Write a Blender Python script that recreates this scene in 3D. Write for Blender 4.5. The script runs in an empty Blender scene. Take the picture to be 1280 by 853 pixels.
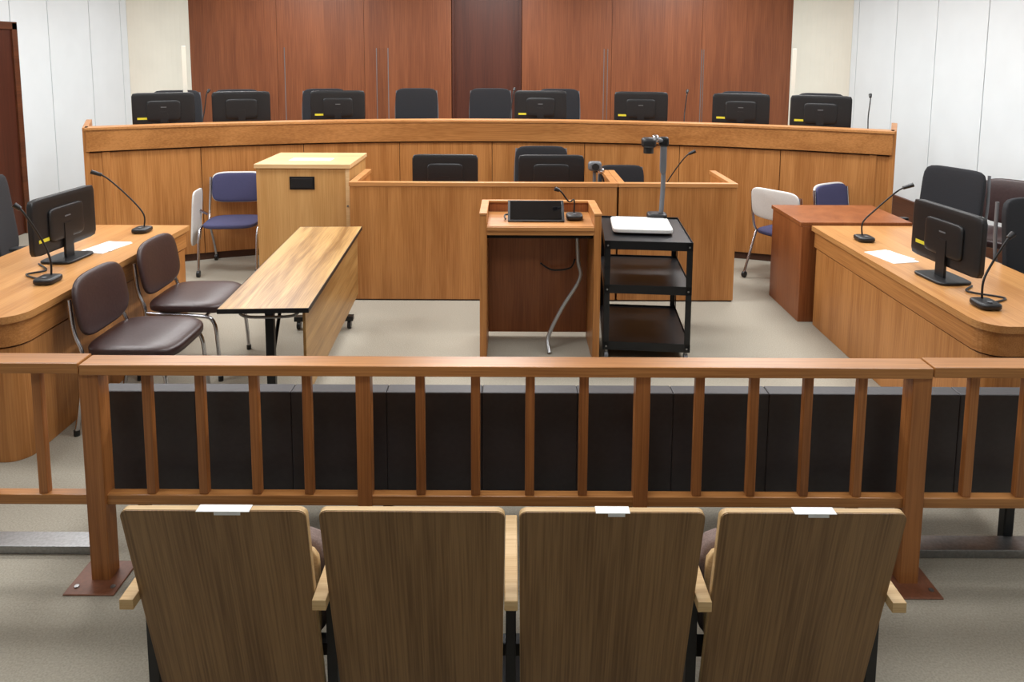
import bpy, bmesh, math
from mathutils import Vector, Matrix, Euler
D2R=math.pi/180
sc=bpy.context.scene
sc.view_settings.view_transform='Standard'
sc.view_settings.look='None'

# ---------------------------------------------------------------- materials
def lin(c):
    return tuple(((x/255)/12.92 if x/255<=.04045 else ((x/255+.055)/1.055)**2.4) for x in c)+(1,)
def newmat(name):
    m=bpy.data.materials.new(name); m.use_nodes=True
    nt=m.node_tree; b=nt.nodes['Principled BSDF']
    return m,nt,b
def plain(name,c,rough=.5,metal=0,noise=0,nscale=80,bump=0,spec=.5,c2=None):
    m,nt,b=newmat(name)
    b.inputs['Base Color'].default_value=lin(c); b.inputs['Roughness'].default_value=rough
    b.inputs['Metallic'].default_value=metal; b.inputs['Specular IOR Level'].default_value=spec
    tc=nt.nodes.new('ShaderNodeTexCoord'); n=nt.nodes.new('ShaderNodeTexNoise')
    n.inputs['Scale'].default_value=nscale; n.inputs['Detail'].default_value=4
    nt.links.new(tc.outputs['Object'],n.inputs['Vector'])
    if noise or c2:
        r=nt.nodes.new('ShaderNodeValToRGB')
        r.color_ramp.elements[0].position=.35; r.color_ramp.elements[1].position=.65
        ca=lin(c); cb=lin(c2) if c2 else tuple(min(1,x*(1+noise)) for x in ca[:3])+(1,)
        r.color_ramp.elements[0].color=ca if c2 else tuple(x*(1-noise) for x in ca[:3])+(1,)
        r.color_ramp.elements[1].color=cb
        nt.links.new(n.outputs['Fac'],r.inputs['Fac']); nt.links.new(r.outputs['Color'],b.inputs['Base Color'])
    if bump:
        bp=nt.nodes.new('ShaderNodeBump'); bp.inputs['Strength'].default_value=bump; bp.inputs['Distance'].default_value=.004
        nt.links.new(n.outputs['Fac'],bp.inputs['Height']); nt.links.new(bp.outputs['Normal'],b.inputs['Normal'])
    return m
def wood(name,c1,c2,axis='Z',rough=.38,s=9,streak=.5,spec=.4,an=.07,fs=18,leaning=False):
    m,nt,b=newmat(name)
    tc=nt.nodes.new('ShaderNodeTexCoord')
    def noise(k,lo,dist,det):
        mp=nt.nodes.new('ShaderNodeMapping')
        v=[k,k,k]; v['XYZ'.index(axis)]=lo
        if leaning: v[1]=lo   # panel leans in Y: keep the grain running up the panel
        mp.inputs['Scale'].default_value=v
        n=nt.nodes.new('ShaderNodeTexNoise'); n.inputs['Scale'].default_value=1
        n.inputs['Detail'].default_value=det; n.inputs['Distortion'].default_value=dist
        nt.links.new(tc.outputs['Object'],mp.inputs['Vector']); nt.links.new(mp.outputs['Vector'],n.inputs['Vector'])
        return n
    a=noise(s,s*an,.7,3); f=noise(s*fs,s*.35*an/.07,.1,2)
    mx=nt.nodes.new('ShaderNodeMix'); mx.data_type='FLOAT'; mx.inputs[0].default_value=streak
    nt.links.new(a.outputs['Fac'],mx.inputs[2]); nt.links.new(f.outputs['Fac'],mx.inputs[3])
    r=nt.nodes.new('ShaderNodeValToRGB'); r.color_ramp.elements[0].position=.38; r.color_ramp.elements[1].position=.62
    r.color_ramp.elements[0].color=lin(c2); r.color_ramp.elements[1].color=lin(c1)
    nt.links.new(mx.outputs[0],r.inputs['Fac']); nt.links.new(r.outputs['Color'],b.inputs['Base Color'])
    b.inputs['Roughness'].default_value=rough; b.inputs['Specular IOR Level'].default_value=spec
    return m
W1=(188,130,74);W2=(156,100,50)
woodZ=wood('oak_vertical',W1,W2,'Z')
woodX=wood('oak_horizontal',(194,138,84),(164,110,60),'X')
woodY=wood('oak_lengthwise',W1,W2,'Y')
bandX=wood('bench_band_wood',(178,122,68),(146,94,46),'X',s=6)
deskY=wood('desk_top_wood',(200,148,92),(174,120,68),'Y',rough=.3)
railX=wood('rail_wood_x',(186,130,76),(150,98,50),'X',rough=.32)
railZ=wood('rail_wood_z',(172,112,62),(134,82,42),'Z',rough=.35)
wallW=wood('dark_panel_wood',(134,78,46),(108,58,32),'Z',rough=.4,s=5,streak=.6)
doorW=wood('dark_door_wood',(84,42,27),(66,30,18),'Z',rough=.42,s=5)
cabW=wood('light_cabinet_wood',(200,154,98),(180,132,76),'Z',rough=.4,s=8)
cabTop=wood('cabinet_top_wood',(220,184,138),(204,166,116),'X',rough=.4)
redW=wood('reddish_cabinet_wood',(152,92,52),(126,70,36),'Z',rough=.38)
tabTop=wood('table_top_teak',(198,158,102),(130,92,48),'Y',rough=.28,s=13,streak=.35)
tabPan=wood('table_panel_teak',(176,136,82),(132,94,48),'Y',rough=.35,s=14,streak=.4)
seatW=wood('seat_back_walnut',(150,116,76),(112,82,50),'Z',rough=.42,s=14,streak=.55,an=.05,fs=14,leaning=True)
seatEdge=wood('seat_ply_edge',(212,182,134),(190,155,106),'X',rough=.5,s=30)
black=plain('black_plastic',(20,20,22),.42,noise=.15)
blackM=plain('black_powder_coat',(18,19,22),.38,metal=.2,noise=.1)
dark=plain('dark_gap',(18,12,8),.9,noise=.1)
toeM=plain('toe_kick',(70,40,22),.7,noise=.1)
scr=plain('monitor_screen',(8,8,10),.12)
mesh_=plain('black_fabric',(24,25,30),.85,noise=.3,nscale=300,bump=.3)
leath=plain('brown_leather',(58,40,39),.36,noise=.12,nscale=60,bump=.15)
leathB=plain('dark_bench_vinyl',(50,47,50),.5,noise=.08,nscale=50,bump=.15)
blueF=plain('blue_fabric',(66,66,100),.9,noise=.15,nscale=250,bump=.3)
beigeF=plain('beige_upholstery',(128,110,104),.9,noise=.15,nscale=200,bump=.3)
chrome=plain('chrome',(200,200,205),.18,metal=1)
steel=plain('brushed_steel',(150,150,150),.4,metal=.9,noise=.1)
silver=plain('silver_conduit',(185,188,190),.3,metal=.8)
white=plain('white_plastic',(215,215,212),.45,noise=.03)
grey=plain('grey_plastic',(100,102,106),.45)
paper=plain('paper',(238,240,240),.8,noise=.02)
yel=plain('yellow_label',(215,205,50),.7,noise=.02)
plateM=plain('brown_metal_plate',(124,76,52),.5,noise=.1)
wallM=plain('white_wall_panel',(224,231,234),.75,noise=.015,nscale=3)
creamM=plain('cream_plaster',(226,223,210),.8,noise=.02,nscale=3)
ceilM=plain('ceiling_board',(225,226,226),.9,noise=.03,nscale=30)
carpet=plain('carpet',(153,147,134),.95,c2=(169,163,149),nscale=140,bump=.5,spec=.1)
bbM=wood('baseboard_wood',(100,56,32),(76,40,22),'Y',rough=.4)
def acrylic():
    m,nt,b=newmat('clear_acrylic')
    out=nt.nodes['Material Output']; t=nt.nodes.new('ShaderNodeBsdfTransparent'); t.inputs[0].default_value=(.96,.97,.97,1)
    g=nt.nodes.new('ShaderNodeBsdfGlossy'); g.inputs['Roughness'].default_value=.05
    mx=nt.nodes.new('ShaderNodeMixShader'); mx.inputs[0].default_value=.035
    nt.links.new(t.outputs[0],mx.inputs[1]); nt.links.new(g.outputs[0],mx.inputs[2])
    nt.links.new(mx.outputs[0],out.inputs[0]); return m
acryl=acrylic()
def emis(name,c,s):
    m,nt,b=newmat(name); b.inputs['Base Color'].default_value=lin(c)
    b.inputs['Emission Color'].default_value=lin(c); b.inputs['Emission Strength'].default_value=s; return m
lampM=emis('light_diffuser',(252,252,250),1.5)

# ---------------------------------------------------------------- builder
class B:
    def __init__(s): s.v=[];s.f=[];s.m=[];s.s=[];s.mats=[]
    def mi(s,m):
        if m not in s.mats: s.mats.append(m)
        return s.mats.index(m)
    def add(s,vs,fs,mat,smooth=False):
        o=len(s.v); i=s.mi(mat)
        s.v+= [tuple(p) for p in vs]
        for f in fs: s.f.append([o+k for k in f]); s.m.append(i); s.s.append(smooth)
    def box(s,c,d,mat,rot=(0,0,0)):
        R=Euler([a*D2R for a in rot]).to_matrix(); c=Vector(c)
        vs=[c+R@Vector((x*d[0]/2,y*d[1]/2,z*d[2]/2)) for x in(-1,1) for y in(-1,1) for z in(-1,1)]
        s.add(vs,[(0,1,3,2),(4,6,7,5),(0,4,5,1),(2,3,7,6),(0,2,6,4),(1,5,7,3)],mat)
    def bb(s,x0,x1,y0,y1,z0,z1,mat): s.box(((x0+x1)/2,(y0+y1)/2,(z0+z1)/2),(x1-x0,y1-y0,z1-z0),mat)
    def tube(s,pts,r,mat,n=10,smooth_path=True,sub=5):
        P=[Vector(p) for p in pts]
        if smooth_path and len(P)>2:
            Q=[]
            for i in range(len(P)-1):
                a=P[max(i-1,0)];b=P[i];c=P[i+1];d=P[min(i+2,len(P)-1)]
                for k in range(sub):
                    t=k/sub
                    Q.append(.5*((2*b)+(c-a)*t+(2*a-5*b+4*c-d)*t*t+(3*b-a-3*c+d)*t**3))
            Q.append(P[-1]); P=Q
        rs=r if isinstance(r,(list,tuple)) else None
        vs=[];fs=[];up=None
        for i,p in enumerate(P):
            t=(P[min(i+1,len(P)-1)]-P[max(i-1,0)]).normalized()
            if up is None: up=t.orthogonal().normalized()
            up=(up-t*up.dot(t))
            up=up.normalized() if up.length>1e-6 else t.orthogonal().normalized()
            w=t.cross(up)
            rr=r if not rs else rs[0]+(rs[1]-rs[0])*i/(len(P)-1)
            for k in range(n):
                a=2*math.pi*k/n; vs.append(p+up*rr*math.cos(a)+w*rr*math.sin(a))
        for i in range(len(P)-1):
            for k in range(n):
                k2=(k+1)%n; fs.append((i*n+k,i*n+k2,(i+1)*n+k2,(i+1)*n+k))
        s.add(vs,fs,mat,True)
        s.add(vs[:n],[tuple(range(n))[::-1]],mat); s.add(vs[-n:],[tuple(range(n))],mat)
    def cyl(s,p0,p1,r,mat,n=16): s.tube([p0,p1],r,mat,n,False)
    def sq(s,c,d,mat,e=5,rot=(0,0,0),deform=None,cuts=9):
        bm=bmesh.new(); bmesh.ops.create_cube(bm,size=2)
        bmesh.ops.subdivide_edges(bm,edges=bm.edges[:],cuts=cuts,use_grid_fill=True)
        R=Euler([a*D2R for a in rot]).to_matrix(); c=Vector(c)
        vs=[]
        for v in bm.verts:
            p=v.co; q=(abs(p.x)**e+abs(p.y)**e+abs(p.z)**e)**(1/e)
            p=Vector((p.x/q*d[0]/2,p.y/q*d[1]/2,p.z/q*d[2]/2))
            if deform: p=Vector(deform(p))
            vs.append(c+R@p)
        s.add(vs,[[v.index for v in f.verts] for f in bm.faces],mat,True); bm.free()
    def ext(s,out,fn,d0,d1,mat,matside=None):
        n=len(out); vs=[fn(x,y,d0) for x,y in out]+[fn(x,y,d1) for x,y in out]
        s.add(vs,[tuple(range(n))[::-1],tuple(range(n,2*n))],mat)
        s.add(vs,[(i,(i+1)%n,(i+1)%n+n,i+n) for i in range(n)],matside or mat)
    def path(s,pts,th,z0,z1,mat):
        P=[Vector((p[0],p[1])) for p in pts]; L=[];R=[]
        for i,p in enumerate(P):
            if i==0: t=(P[1]-P[0]).normalized(); nn=Vector((-t.y,t.x)); k=1
            elif i==len(P)-1: t=(P[-1]-P[-2]).normalized(); nn=Vector((-t.y,t.x)); k=1
            else:
                t1=(P[i]-P[i-1]).normalized(); t2=(P[i+1]-P[i]).normalized()
                nn=(Vector((-t1.y,t1.x))+Vector((-t2.y,t2.x))).normalized(); k=1/max(.3,nn.dot(Vector((-t1.y,t1.x))))
            L.append(p); R.append(p+nn*th*k)
        vs=[];fs=[]
        for a,b in zip(L,R): vs+=[(a.x,a.y,z0),(a.x,a.y,z1),(b.x,b.y,z1),(b.x,b.y,z0)]
        for i in range(len(P)-1):
            o=i*4
            for k in range(4): k2=(k+1)%4; fs.append((o+k,o+4+k,o+4+k2,o+k2))
        fs+=[(0,1,2,3),(len(vs)-1,len(vs)-2,len(vs)-3,len(vs)-4)]
        s.add(vs,fs,mat)
    def arc(s,cx,cy,r0,r1,z0,z1,a0,a1,mat,n=24):
        vs=[];fs=[]
        for i in range(n+1):
            a=a0+(a1-a0)*i/n; sx,cyy=math.sin(a),math.cos(a)
            for r,z in((r0,z0),(r0,z1),(r1,z1),(r1,z0)): vs.append((cx+r*sx,cy+r*cyy,z))
        for i in range(n):
            o=i*4
            for k in range(4): k2=(k+1)%4; fs.append((o+k,o+4+k,o+4+k2,o+k2))
        fs+=[(0,1,2,3),(4*n+3,4*n+2,4*n+1,4*n)]
        s.add(vs,fs,mat)
    def mesh(s,name):
        me=bpy.data.meshes.new(name); me.from_pydata(s.v,[],s.f)
        for m in s.mats: me.materials.append(m)
        for p,i,sm in zip(me.polygons,s.m,s.s): p.material_index=i; p.use_smooth=sm
        bm=bmesh.new(); bm.from_mesh(me); bmesh.ops.recalc_face_normals(bm,faces=bm.faces); bm.to_mesh(me); bm.free()
        me.update(); return me
def put(name,me,loc=(0,0,0),rz=0,bevel=.003):
    if isinstance(me,B): me=me.mesh(name)
    o=bpy.data.objects.new(name,me); sc.collection.objects.link(o)
    o.location=loc; o.rotation_euler=(0,0,rz*D2R)
    if bevel:
        b=o.modifiers.new('bevel','BEVEL'); b.width=bevel; b.segments=2; b.limit_method='ANGLE'; b.angle_limit=50*D2R
    return o

# ---------------------------------------------------------------- room
XL,XR,YB,YR,H=-5.35,4.72,10.7,-2.6,3.3
b=B(); b.bb(XL-.2,XR+.2,YR-.2,YB+.2,-.1,0,carpet); put('floor',b,bevel=0)
b=B(); b.bb(XL-.2,XR+.2,YR-.2,YB+.2,H,H+.1,ceilM); put('ceiling',b,bevel=0)
def wallside(name,x,sgn,seams,door=None):
    b=B(); b.bb(min(x+sgn*.02,x+sgn*.15),max(x+sgn*.02,x+sgn*.15),YR,YB,0,H,dark)
    ys=seams
    for a,c in zip(ys[:-1],ys[1:]):
        z0=0
        if door and a>=door[0]-.01 and c<=door[1]+.01: z0=2.27
        b.bb(min(x,x+sgn*.03),max(x,x+sgn*.03),a+.006,c-.006,z0,H,wallM)
    put(name,b,bevel=.001)
wallside('wall_left',XL,-1,[YR,-1.7,-.8,.1,1,1.9,2.8,3.7,4.6,5.5,6.15,6.85,7.75,8.38,9.2,9.93,10.1],door=(6.85,7.75))
wallside('wall_right',XR,1,[YR,-1.7,-.8,.1,1,1.9,2.8,3.7,4.6,5.5,6.35,7.22,8.09,8.94,9.93,10.1])
b=B(); b.bb(XL,XR,YR-.12,YR,0,H,wallM); put('wall_rear',b,bevel=0)
b=B(); b.bb(XL-.02,XL+.03,6.88,7.72,0,2.22,doorW)
b.bb(XL-.02,XL+.05,7.70,7.78,0,2.28,bbM); b.bb(XL-.02,XL+.05,6.82,6.9,0,2.28,bbM); b.bb(XL-.02,XL+.05,6.82,7.78,2.21,2.29,bbM)
b.tube([(XL+.03,7.0,1.0),(XL+.08,7.0,1.0),(XL+.08,7.12,1.0)],.01,chrome); put('door_1',b)
for n,x,s in(('baseboard_left',XL,1),('baseboard_right',XR,-1)):
    b=B()
    for y0,y1 in ([(YR,6.82),(7.78,10.1)] if s>0 else [(YR,10.1)]):
        b.bb(min(x,x+s*.025),max(x,x+s*.025),y0,y1,0,.24,bbM); b.bb(min(x,x+s*.035),max(x,x+s*.035),y0,y1,.24,.27,bbM)
    put(n,b)
BX0,BX1=-4.76,4.12; DX0,DX1=-.90,.14
b=B(); b.bb(XL-.1,XR+.1,YB+.12,YB+.2,0,H,dark)
for (a,c,k) in((BX0,DX0,3),(DX1,BX1,3)):
    w=(c-a)/k
    for i in range(k): b.bb(a+w*i+.002,a+w*(i+1)-.002,YB,YB+.1,0,H,wallW)
put('wall_back',b,bevel=.001)
b=B(); b.bb(DX0+.03,DX1-.03,YB+.09,YB+.115,.45,H,doorW); b.bb(DX0+.004,DX0+.04,YB+.03,YB+.12,.45,H,doorW); b.bb(DX1-.04,DX1-.004,YB+.03,YB+.12,.45,H,doorW)
put('door_2',b)
for nm,x0,x1 in(('wall_corner_left',XL,BX0),('wall_corner_right',XR,BX1)):
    b=B(); vs=[];n=14
    for i in range(n+1):
        t=i/n*math.pi/2
        vs.append((x0+(x1-x0)*(1-math.cos(t)),10.1+.6*math.sin(t)))
    pts=vs+[(x1,YB+.12),(x0-.1*(1 if x0<0 else -1),YB+.12),(x0-.1*(1 if x0<0 else -1),10.1)]
    b.ext(pts,lambda x,y,d:(x,y,d),0,H,creamM); put(nm,b,bevel=0)

# ---------------------------------------------------------------- judge bench
CX,CY,R,A=-.2,-.34,7.57,28.2*D2R
b=B()
N=8
for i in range(N):
    a0=-A+2*A*i/N+.0003; a1=-A+2*A*(i+1)/N-.0003
    b.arc(CX,CY,R,R+.05,.07,1.085,a0,a1,woodZ,8)
b.arc(CX,CY,R+.02,R+.06,0,1.12,-A+.003,A-.003,toeM,40)
b.arc(CX,CY,R-.035,R+.11,1.10,1.29,-A,A,bandX,60)
b.arc(CX,CY,R-.045,R+.12,1.29,1.315,-A-.001,A+.001,woodX,60)
b.arc(CX,CY,R+.1,R+.85,1.15,1.18,-A+.004,A-.004,woodX,40)
for s in(-1,1):
    b.arc(CX,CY,R-.01,R+.85,.0,1.315,s*A-.003,s*A+.003,woodZ,2)
    b.arc(CX,CY,R-.012,R+.04,.0,1.09,s*(A-.02)-.004,s*(A-.02)+.004,woodZ,2)
put('judge_bench',b)
pts=[]
for i in range(31):
    a=-A+.006+(2*A-.012)*i/30; pts.append((CX+(R+.07)*math.sin(a),CY+(R+.07)*math.cos(a)))
pts+=[(3.6,YB-.01),(-4.0,YB-.01)]
b=B(); b.ext(pts,lambda x,y,d:(x,y,d),0.001,.45,carpet,woodX); put('raised_platform',b,bevel=0)
def onarc(x,dr):
    dx=x-CX; y=CY+math.sqrt((R+dr)**2-dx*dx); return x,y,-math.atan2(dx,y-CY)/D2R

# ---------------------------------------------------------------- generic furniture meshes
def mk_monitor(label=True):
    b=B()
    b.sq((0,0,.245),(.55,.032,.33),black,e=16)
    b.sq((0,-.014,.235),(.30,.03,.2),black,e=8)
    b.box((0,.0163,.25),(.52,.002,.29),scr)
    b.box((0,-.024,.12),(.07,.016,.22),black)
    b.sq((0,-.01,.009),(.25,.2,.018),black,e=6)
    if label:
        b.box((-.19,-.0165,.163),(.085,.001,.02),yel); b.box((0.0,-.0295,.27),(.05,.001,.008),grey)
    return b.mesh('monitor')
MON=mk_monitor(); MONP=mk_monitor(False)
def mk_office():
    b=B()
    b.sq((0,-.01,.47),(.5,.48,.08),mesh_,e=4)
    b.sq((0,.22,.82),(.5,.05,.58),mesh_,e=7,rot=(-6,0,0),deform=lambda p:(p.x,p.y-.25*p.x*p.x,p.z))
    b.tube([(-.235,.24,.56),(-.25,.265,.8),(-.235,.285,1.08)],.011,grey); b.tube([(.235,.24,.56),(.25,.265,.8),(.235,.285,1.08)],.011,grey)
    b.tube([(0,.05,.42),(0,.27,.42),(0,.29,.62)],.022,black)
    for s in(-1,1):
        b.tube([(s*.2,0,.44),(s*.28,0,.46),(s*.285,0,.64)],.014,black); b.sq((s*.285,-.02,.655),(.06,.25,.03),black,e=4)
    b.cyl((0,0,.1),(0,0,.44),.028,black)
    for k in range(5):
        a=k*72*D2R+.3; x,y=math.cos(a)*.28,math.sin(a)*.28
        b.tube([(0,0,.12),(x,y,.075)],[.024,.016],black,8,False); b.cyl((x-.02*math.sin(a),y+.02*math.cos(a),.03),(x+.02*math.sin(a),y-.02*math.cos(a),.03),.03,black,12)
    return b.mesh('office_chair')
OFF=mk_office()
def mk_stack():
    b=B()
    b.sq((0,-.02,.45),(.48,.48,.07),leath,e=4.5,deform=lambda p:(p.x,p.y,p.z-.15*max(0,-p.y-.12)))
    b.sq((0,.235,.665),(.47,.045,.33),leath,e=3.6,rot=(-9,0,0),deform=lambda p:(p.x,p.y-.3*p.x*p.x,p.z))
    for s in(-1,1):
        b.tube([(s*.2,.275,.72),(s*.215,.25,.55),(s*.22,.21,.42),(s*.225,.23,.2),(s*.23,.26,.012)],.0115,chrome)
        b.tube([(s*.22,.2,.415),(s*.225,-.1,.405),(s*.225,-.2,.37),(s*.23,-.225,.2),(s*.235,-.235,.012)],.0115,chrome)
        b.cyl((s*.23,.26,0),(s*.23,.26,.03),.015,black); b.cyl((s*.235,-.235,0),(s*.235,-.235,.03),.015,black)
    b.tube([(-.22,.1,.405),(.22,.1,.405)],.01,chrome); b.tube([(-.225,-.15,.4),(.225,-.15,.4)],.01,chrome)
    return b.mesh('stacking_chair')
STK=mk_stack()
def mk_tablet(tab):
    b=B()
    b.sq((0,-.02,.44),(.47,.44,.055),blueF,e=4)
    b.sq((0,.2,.72),(.47,.04,.27),blueF,e=5,rot=(-8,0,0),deform=lambda p:(p.x,p.y-.3*p.x*p.x,p.z))
    b.sq((0,.222,.72),(.49,.03,.29),white,e=5,rot=(-8,0,0),deform=lambda p:(p.x,p.y-.3*p.x*p.x,p.z))
    for s in(-1,1):
        b.tube([(s*.25,.2,.82),(s*.255,.17,.6),(s*.255,.1,.43),(s*.25,-.12,.42),(s*.25,-.2,.36),(s*.25,-.26,.05)],.012,chrome)
        b.tube([(s*.255,.1,.43),(s*.25,.2,.22),(s*.25,.27,.05)],.012,chrome)
        for y in(-.26,.27): b.cyl((s*.25-.012,y,.03),(s*.25+.012,y,.03),.03,black)
    b.tube([(-.25,.03,.41),(.25,.03,.41)],.011,chrome)
    if tab:
        b.sq((-.31,-.05,.5),(.02,.26,.5),white,e=7,rot=(0,4,0)); b.tube([(-.25,.05,.5),(-.3,0,.55)],.012,chrome)
    return b.mesh('tablet_chair')
TAB=mk_tablet(True); TAB2=mk_tablet(False)

def mic(name,base,tip,lean=0):
    x,y,z=base; b=B()
    b.sq((0,0,.018),(.11,.13,.036),black,e=4); b.cyl((0,-.03,.0361),(0,-.03,.039),.012,grey)
    dx,dy,dz=tip[0]-x,tip[1]-y,tip[2]-z
    p=[(0,.03,.03),(0,.03,.12),(dx*.3,.03+dy*.3,dz*.55),(dx*.75,dy*.75,dz*.9),(dx,dy,dz)]
    b.tube(p,.0055,black,8)
    b.tube([(dx*.9,dy*.9,dz*.97),(dx*1.15,dy*1.15,dz*1.03)],[.012,.015],black,10,False)
    put(name,b,base,bevel=0)

for x in(-3.38,-2.72,-1.81,.30,1.34,2.3,2.99):
    X,Y,rz=onarc(x,.4); put('computer_monitor',MONP if x==-2.72 else MON,(X,Y,1.18),rz,.0)
for x in(-3.62,-3.05,-2.15,-1.12,-.26,.54,2.55,3.3):
    X,Y,rz=onarc(x,1.2); o=put('office_chair',OFF,(X,Y,.45),rz,.0)
for x in(-3.03,-.02,1.75,3.33):
    X,Y,rz=onarc(x,.28); mic('gooseneck_microphone',(X,Y,1.18),(X+.04,Y+.1,1.6))
for i,x in enumerate((-2.3,-1.35,.97,1.92)):
    X,Y,rz=onarc(x,.36); b=B(); b.box((0,0,.44),(.006,.42,.82),acryl)
    b.box((0,-.212,.44),(.007,.004,.82),grey); b.box((0,.212,.44),(.007,.004,.82),grey)
    b.box((0,-.12,.012),(.12,.03,.024),grey); b.box((0,.12,.012),(.12,.03,.024),grey); put('acrylic_partition',b,(X,Y,1.18),rz+(2,18,-4,-2)[i],0)
for x in(-3.24,2.79):
    X,Y,rz=onarc(x,.5); b=B(); b.box((0,0,.43),(.04,.03,.86),creamM); b.box((0,0,.01),(.14,.12,.02),grey); put('partition_post',b,(X,Y,1.18),rz)

# ---------------------------------------------------------------- clerk desks
def clerk(name,x0,x1,y0=5.616,y1=6.25):
    b=B(); w=x1-x0; d=y1-y0
    b.path([(0,d),(0,0),(w,0),(w,d)],.04,.012,.94,woodZ)
    b.path([(.008,d-.01),(.008,.008),(w-.008,.008),(w-.008,d-.01)],.03,0,.06,toeM)
    b.path([(-.006,d+.004),(-.006,-.006),(w+.006,-.006),(w+.006,d+.004)],.056,.935,.968,woodX)
    b.bb(.045,w-.045,.045,d,.70,.73,woodX)
    put(name,b,(x0,y0,0))
clerk('clerk_desk',-1.285,.835); clerk('clerk_desk',.85,1.785)
put('computer_monitor',MONP,(-.56,5.98,.73),0,0); put('computer_monitor',MONP,(.33,5.98,.73),0,0)
put('office_chair',OFF,(.28,6.55,0),0,0)
put('office_chair',OFF,(1.03,6.5,-0.0),0,0).scale=(.85,.85,.85)
mic('gooseneck_microphone',(1.25,5.85,.73),(1.46,5.8,1.19))
b=B(); b.sq((0,0,.03),(.12,.12,.06),white,e=5); b.cyl((0,0,.05),(0,0,.3),.014,grey)
b.sq((0,-.02,.34),(.11,.07,.08),grey,e=4); b.cyl((0,-.05,.34),(0,-.08,.34),.03,black); b.sq((.05,-.01,.3),(.06,.05,.05),chrome,e=3)
b.tube([(.0,.0,.3),(.05,.01,.27),(.08,.02,.2),(.08,.02,.01)],.008,black); put('desk_video_camera',b,(.68,5.85,.73),0,0)

# ---------------------------------------------------------------- light cabinet lectern
b=B(); w=.78
b.bb(0,w,0,.68,.03,1.02,cabW); b.bb(.01,w-.01,.01,.67,0,.03,dark)
b.bb(-.012,w+.012,-.015,.69,1.02,1.055,cabTop)
b.bb(w-.03,w+.002,-.004,.0,.03,1.02,cabTop)
b.bb(.28,.49,-.006,.0,.84,.95,blackM); b.bb(.295,.475,-.012,-.006,.855,.935,black)
for z in(.35,.7): b.cyl((w-.015,-.008,z),(w-.015,-.004,z),.008,steel)
b.box((.4,.25,1.057),(.36,.14,.003),paper)
put('lectern_cabinet',b,(-2.145,5.96,0))

# ---------------------------------------------------------------- witness stand
b=B(); w=.775; d=.42
for x in(0,w-.045): b.bb(x,x+.045,0,d,0,.965,woodZ)
for x in(-.003,w-.048): b.bb(x,x+.051,-.004,d,.965,.98,woodX)
b.bb(.045,w-.045,d-.03,d,.04,.97,redW); b.bb(.045,w-.045,d-.04,d+.004,.965,.98,woodX)
b.box((w/2,.19,.885),(w-.09,.4,.025),woodX,rot=(2,0,0)); b.bb(.045,w-.045,.0,.022,.835,.895,woodX)
b.bb(.045,w-.045,.06,d-.03,.80,.82,dark)
put('witness_stand',b,(-.203,4.485,0))
b=B(); b.tube([(.44,.25,.79),(.45,.24,.6),(.46,.22,.48),(.34,.2,.28),(.25,.16,.1),(.255,.1,.012)],.014,silver)
b.tube([(.2,.35,.55),(.28,.36,.5),(.4,.33,.52),(.43,.27,.6)],.006,black); put('cable_conduit',b,(0,4.485,0),0,0)
b=B(); b.box((0,0,.05),(.37,.012,.17),black,rot=(-50,0,0)); b.box((0,-.005,.057),(.34,.002,.15),scr,rot=(-50,0,0)); b.box((0,.05,.03),(.2,.1,.02),black); b.tube([(-.2,-.04,.005),(-.2,.02,.02),(-.1,.08,.01)],.006,black)
put('tablet_display',b,(.16,4.66,.905),0,.002)
mic('gooseneck_microphone',(.415,4.68,.90),(.30,4.66,1.10))

# ---------------------------------------------------------------- AV cart
b=B(); w=.55; d=.7
for z in(.12,.5,.79):
    b.bb(0,w,0,d,z-.012,z,blackM)
    for (x0,x1,y0,y1) in((0,w,-.004,.0),(0,w,d,d+.004),(-.004,0,-.004,d+.004),(w,w+.004,-.004,d+.004)): b.bb(x0,x1,y0,y1,z-.045,z+.012,blackM)
for x in(0,w):
    for y in(0,d):
        sx=1 if x==0 else -1; sy=1 if y==0 else -1
        b.bb(min(x,x+sx*.035),max(x,x+sx*.035),min(y-sy*.004,y-sy*.001),max(y-sy*.004,y-sy*.001),.09,.80,blackM)
        b.bb(min(x-sx*.004,x-sx*.001),max(x-sx*.004,x-sx*.001),min(y,y+sy*.035),max(y,y+sy*.035),.09,.80,blackM)
        b.cyl((x+sx*.02,y+sy*.02,.05),(x+sx*.02,y+sy*.02,.11),.012,steel); b.cyl((x+sx*.02-.012,y+sy*.02,.03),(x+sx*.02+.012,y+sy*.02,.03),.03,grey)
        for z in(.1,.48,.77): b.cyl((x+sx*.018,y-sy*.004,z),(x+sx*.018,y-sy*.008,z),.006,steel,8)
put('av_cart',b,(.6,4.5,0),-5)
b=B(); b.sq((0,0,.015),(.4,.38,.03),white,e=12); b.box((0,0,.0305),(.34,.3,.002),paper)
b.sq((.13,.2,.03),(.14,.12,.06),black,e=5)
b.tube([(.16,.2,.04),(.17,.21,.3),(.165,.2,.58)],.017,grey); b.sq((.165,.2,.45),(.045,.045,.22),grey,e=5)
b.sq((.165,.2,.57),(.07,.06,.07),blackM,e=4); b.tube([(.16,.19,.58),(.05,.12,.59)],.016,grey,10,False)
b.sq((.05,.1,.575),(.1,.12,.07),black,e=4); b.cyl((.05,.1,.5),(.05,.1,.56),.035,black); b.sq((.1,.14,.6),(.05,.07,.05),chrome,e=3)
put('document_camera',b,(.89,4.86,.802),-5,0)

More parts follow.
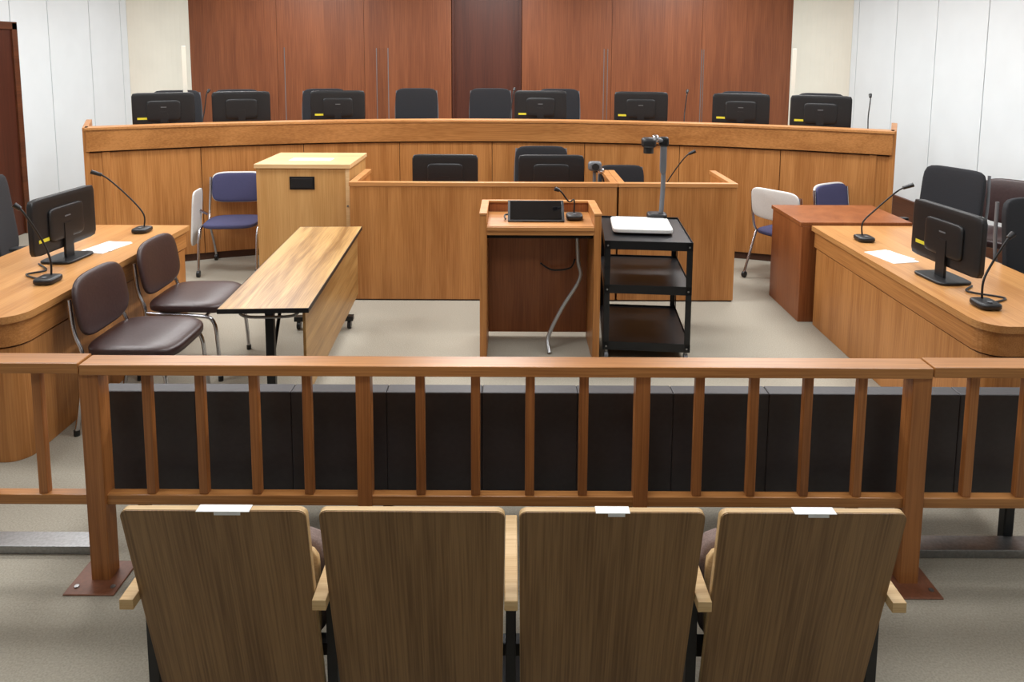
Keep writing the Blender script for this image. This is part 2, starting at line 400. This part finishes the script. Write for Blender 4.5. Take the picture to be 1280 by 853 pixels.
# ---------------------------------------------------------------- folding table
b=B(); w=.455; L=1.72
b.box((0,0,.688),(w,L,.024),tabTop)
for x in(-w/2,w/2): b.box((x,0,.688),(.004,L+.004,.026),black)
for y in(-L/2,L/2): b.box((0,y,.688),(w+.004,.004,.026),black)
b.box((w/2-.035,0,.43),(.015,L-.1,.46),tabPan)
for y in(-L/2+.22,L/2-.22):
    b.box((-.03,y,.37),(.045,.035,.58),blackM); b.box((-.02,y,.08),(.42,.05,.035),blackM)
    b.box((-.02,y,.655),(.38,.04,.03),blackM)
    for x in(-.2,.16): b.cyl((x-.012,y,.03),(x+.012,y,.03),.03,black); b.cyl((x,y,.05),(x,y,.08),.01,steel)
for x in(-.17,-.06,.12): b.box((x,0,.655),(.02,L-.3,.02),blackM)
b.tube([(-.15,-L/2+.1,.64),(-.1,-L/2+.1,.62),(.1,-L/2+.1,.62),(.15,-L/2+.1,.64)],.008,steel)
b.tube([(-.03,-L/2+.22,.3),(-.03,-L/2+.5,.64)],.01,blackM,8,False)
put('folding_table',b,(-1.3,4.38,0),2.8,.002)

# ---------------------------------------------------------------- counsel desks
def counsel(name,xin,xout,y0,y1):
    s=1 if xout>xin else -1
    def corner(ins,r):
        pts=[(xout,y0+ins)]
        cx,cy=xin+s*(r+ins),y0+ins+r
        for k in range(9):
            t=k/8*math.pi/2; pts.append((cx-s*r*math.sin(t),cy-r*math.cos(t)))
        pts.append((xin+s*ins,y1-ins)); pts.append((xout,y1-ins)); return pts
    b=B(); ox,oy=xin,y0
    loc=lambda pts:[(x-ox,y-oy) for x,y in pts]
    t=.035*(-s)
    b.path(loc(corner(.03,.1)),t*(1),0.0,.575,woodZ)
    b.path(loc(corner(.036,.1)),t*.8,.57,.59,dark)
    b.path(loc(corner(.018,.11)),t*1.2,.585,.705,woodY)
    b.ext(loc(corner(0,.125)),lambda x,y,d:(x,y,d),.705,.74,deskY)
    put(name,b,(ox,oy,0))
counsel('counsel_desk',-2.33,-3.12,3.27,5.1)
counsel('counsel_desk',2.2,2.95,3.22,5.17)
b=B(); b.bb(0,.8,0,.6,.0,.73,redW); b.bb(-.01,.81,-.0,.61,.73,.76,redW); put('side_cabinet',b,(2.14,5.19,0))
put('computer_monitor',MON,(-2.7,4.25,.74),86,0)
put('computer_monitor',MON,(2.43,3.93,.74),-84,0)
mic('gooseneck_microphone',(-2.57,4.9,.74),(-2.8,4.8,1.17))
mic('gooseneck_microphone',(-2.52,3.8,.74),(-2.62,3.75,1.17))
mic('gooseneck_microphone',(2.38,4.75,.74),(2.63,4.72,1.12))
mic('gooseneck_microphone',(2.37,3.48,.74),(2.48,3.5,1.1))
for x,y,r in((-2.6,4.5,-12),(2.36,4.36,12)):
    b=B(); b.box((0,0,.0015),(.18,.26,.003),paper); b.box((.01,.02,.004),(.16,.22,.002),paper,rot=(0,0,8)); put('document_sheets',b,(x,y,.74),r,0)
b=B(); b.tube([(-2.6,3.84,.746),(-2.72,3.92,.746),(-2.66,4.0,.746),(-2.78,4.12,.746)],.005,black); put('microphone_cable',b,(0,0,0),0,0)
b=B(); b.tube([(2.44,3.53,.746),(2.55,3.6,.746),(2.42,3.7,.746),(2.5,3.79,.746)],.005,black); put('microphone_cable',b,(0,0,0),0,0)

# chairs
put('stacking_chair',STK,(-2.0,3.78,0),90,0); put('stacking_chair',STK,(-2.0,4.42,0),90,0)
put('tablet_chair',TAB,(-2.55,6.48,0),6,0)
put('tablet_chair',TAB2,(2.43,6.22,0),126,0).scale=(.95,.95,.96)
put('tablet_chair',TAB2,(2.95,6.2,0),30,0).scale=(.9,.9,.97)
put('office_chair',OFF,(-3.40,5.04,0),112,0)
put('office_chair',OFF,(3.26,5.48,0),-66,0)
put('office_chair',OFF,(3.33,4.2,0),15,0)
put('stacking_chair',STK,(4.0,5.75,0),-50,0).scale=(1.1,1.1,1.15)

# ---------------------------------------------------------------- railing
b=B(); Y=2.55
def seg(x0,x1,posts,bal,zc=.86):
    b.bb(x0+.002,x1-.002,Y-.045,Y+.045,zc-.04,zc,railX)
    b.bb(x0+.01,x1-.01,Y-.02,Y+.02,.3,.34,railX)
    for x in bal: b.bb(x-.017,x+.017,Y-.014,Y+.014,.34,zc-.04,railZ)
    for x in posts: b.bb(x-.027,x+.027,Y-.026,Y+.026,.29,zc-.04,railZ)
def main(x):
    b.bb(x-.035,x+.035,Y-.035,Y+.035,.0,.82,railZ); b.bb(x-.1,x+.09,Y-.11,Y+.07,0,.006,plateM)
    for dx in(-.07,.065): b.cyl((x+dx,Y-.07,.006),(x+dx,Y-.07,.01),.009,steel,8)
T=2.68/900
seg(-1.575,1.54,[-.545,.487],[(u-640)*T for u in(187,253,320,386,527,596,664,731,875,943,1010,1077)])
seg(-4.6,-1.575,[-2.57,-3.57],[-1.755-.2*i for i in range(14) if i not in(4,9)],.866)
seg(1.54,4.4,[2.5,3.5],[1.715+.2*i for i in range(13)],.864)
for x in(-1.548,1.508,-4.5,4.3): main(x)
put('wooden_railing',b,bevel=.004)
b=B(); b.bb(-4.6,-1.62,2.66,2.75,0,.035,steel); b.bb(1.58,4.4,2.66,2.75,0,.035,steel); put('floor_cable_duct',b)

# padded bench behind the rail
b=B(); x=-1.6; pw=.372
for i in range(10):
    b.bb(x+.0002,x+pw-.0002,2.665,2.735,.267,.682,leathB); b.sq((x+pw/2,2.98,.41),(pw-.001,.44,.08),leathB,e=9)
    x+=pw
x1=x
b.bb(-1.58,x1-.02,2.74,2.77,.3,.62,blackM); b.bb(-1.56,x1-.02,2.85,3.1,.34,.37,blackM)
for xx in(-1.5,-.5,.5,1.4,x1-.08):
    b.bb(xx-.02,xx+.02,2.745,2.785,0,.4,blackM); b.bb(xx-.02,xx+.02,3.1,3.14,0,.36,blackM); b.bb(xx-.02,xx+.02,2.76,3.12,.3,.34,blackM)
put('padded_bench',b,bevel=.005)

# ---------------------------------------------------------------- auditorium seats
def seat(x,left,tape,tw):
    b=B(); w0,w1=.489,.474; zt,zb=.797,.12; r=.022; K=.24
    out=[]
    for k in range(7):
        t=k/6*math.pi/2; out.append((w0/2-r+r*math.cos(t),zt-r+r*math.sin(t)))
    out+=[(-p,q) for p,q in out[::-1]]; out+=[(-w1/2,zb),(w1/2,zb)]
    f=lambda px,pz,d:(px,(zt-pz)*K+d,pz)
    b.ext(out,f,0,.004,seatW); b.ext([(p*1.004,q+.001) for p,q in out],f,.004,.022,seatEdge)
    b.sq((0,.14,.46),(.45,.045,.38),beigeF,e=8,rot=(13.5,0,0))
    b.sq((0,.27,.385),(.46,.08,.34),beigeF,e=6,rot=(0,0,0)); b.sq((0,.215,.385),(.44,.03,.32),seatEdge,e=8)
    xs=[.263]+([-.263] if left else [])
    for s in xs:
        b.bb(s-.015,s+.015,.16,.42,.02,.46,black); b.bb(s-.05,s+.05,.15,.45,0,.02,black)
        b.box((s,.225,.495),(.038,.37,.03),seatEdge); b.bb(s-.013,s+.013,.17,.38,.45,.485,black)
    b.bb(-.26,.26,.2,.24,.2,.24,black)
    if tape is not None: b.box((tape,.008,.7995),(tw,.03,.002),paper); b.box((tape+.01,-.0005,.792),(tw*.5,.002,.012),paper)
    put('auditorium_seat',b,(x,1.766,0),0,.003)
seat(-.784,True,.03,.14); seat(-.26,False,None,0); seat(.269,False,0.0,.09); seat(.80,False,.0,.11)

# ---------------------------------------------------------------- ceiling lights
for y,p in((1.2,13),(3.4,34),(5.3,53),(7.3,55),(9.4,50)):
    for x in(-3.2,-.3,2.6):
        b=B(); b.bb(-.66,.66,-.34,.34,-.03,0,white); b.bb(-.62,.62,-.3,.3,-.036,-.03,lampM)
        o=put('ceiling_light_panel',b,(x,y,H),0,0)
        l=bpy.data.lights.new('panel_light','AREA'); l.shape='RECTANGLE'; l.size=1.2; l.size_y=.56; l.energy=p; l.color=(.99,.995,1)
        lo=bpy.data.objects.new('panel_light',l); sc.collection.objects.link(lo); lo.parent=o; lo.location=(0,0,-.045)
w=bpy.data.worlds.new('world'); sc.world=w; w.use_nodes=True
w.node_tree.nodes['Background'].inputs[0].default_value=(.8,.85,.9,1); w.node_tree.nodes['Background'].inputs[1].default_value=.1

# ---------------------------------------------------------------- camera (shift lens)
cam=bpy.data.cameras.new('camera'); co=bpy.data.objects.new('camera',cam); sc.collection.objects.link(co)
cam.sensor_width=36; cam.sensor_fit='HORIZONTAL'; cam.lens=900/1280*36; cam.shift_y=-260/1280
co.matrix_world=Matrix.Translation((0,0,2))@Matrix.Rotation((90-6.47)*D2R,4,'X')@Matrix.Rotation(.25*D2R,4,'Z')
cam.clip_start=.05
sc.camera=co
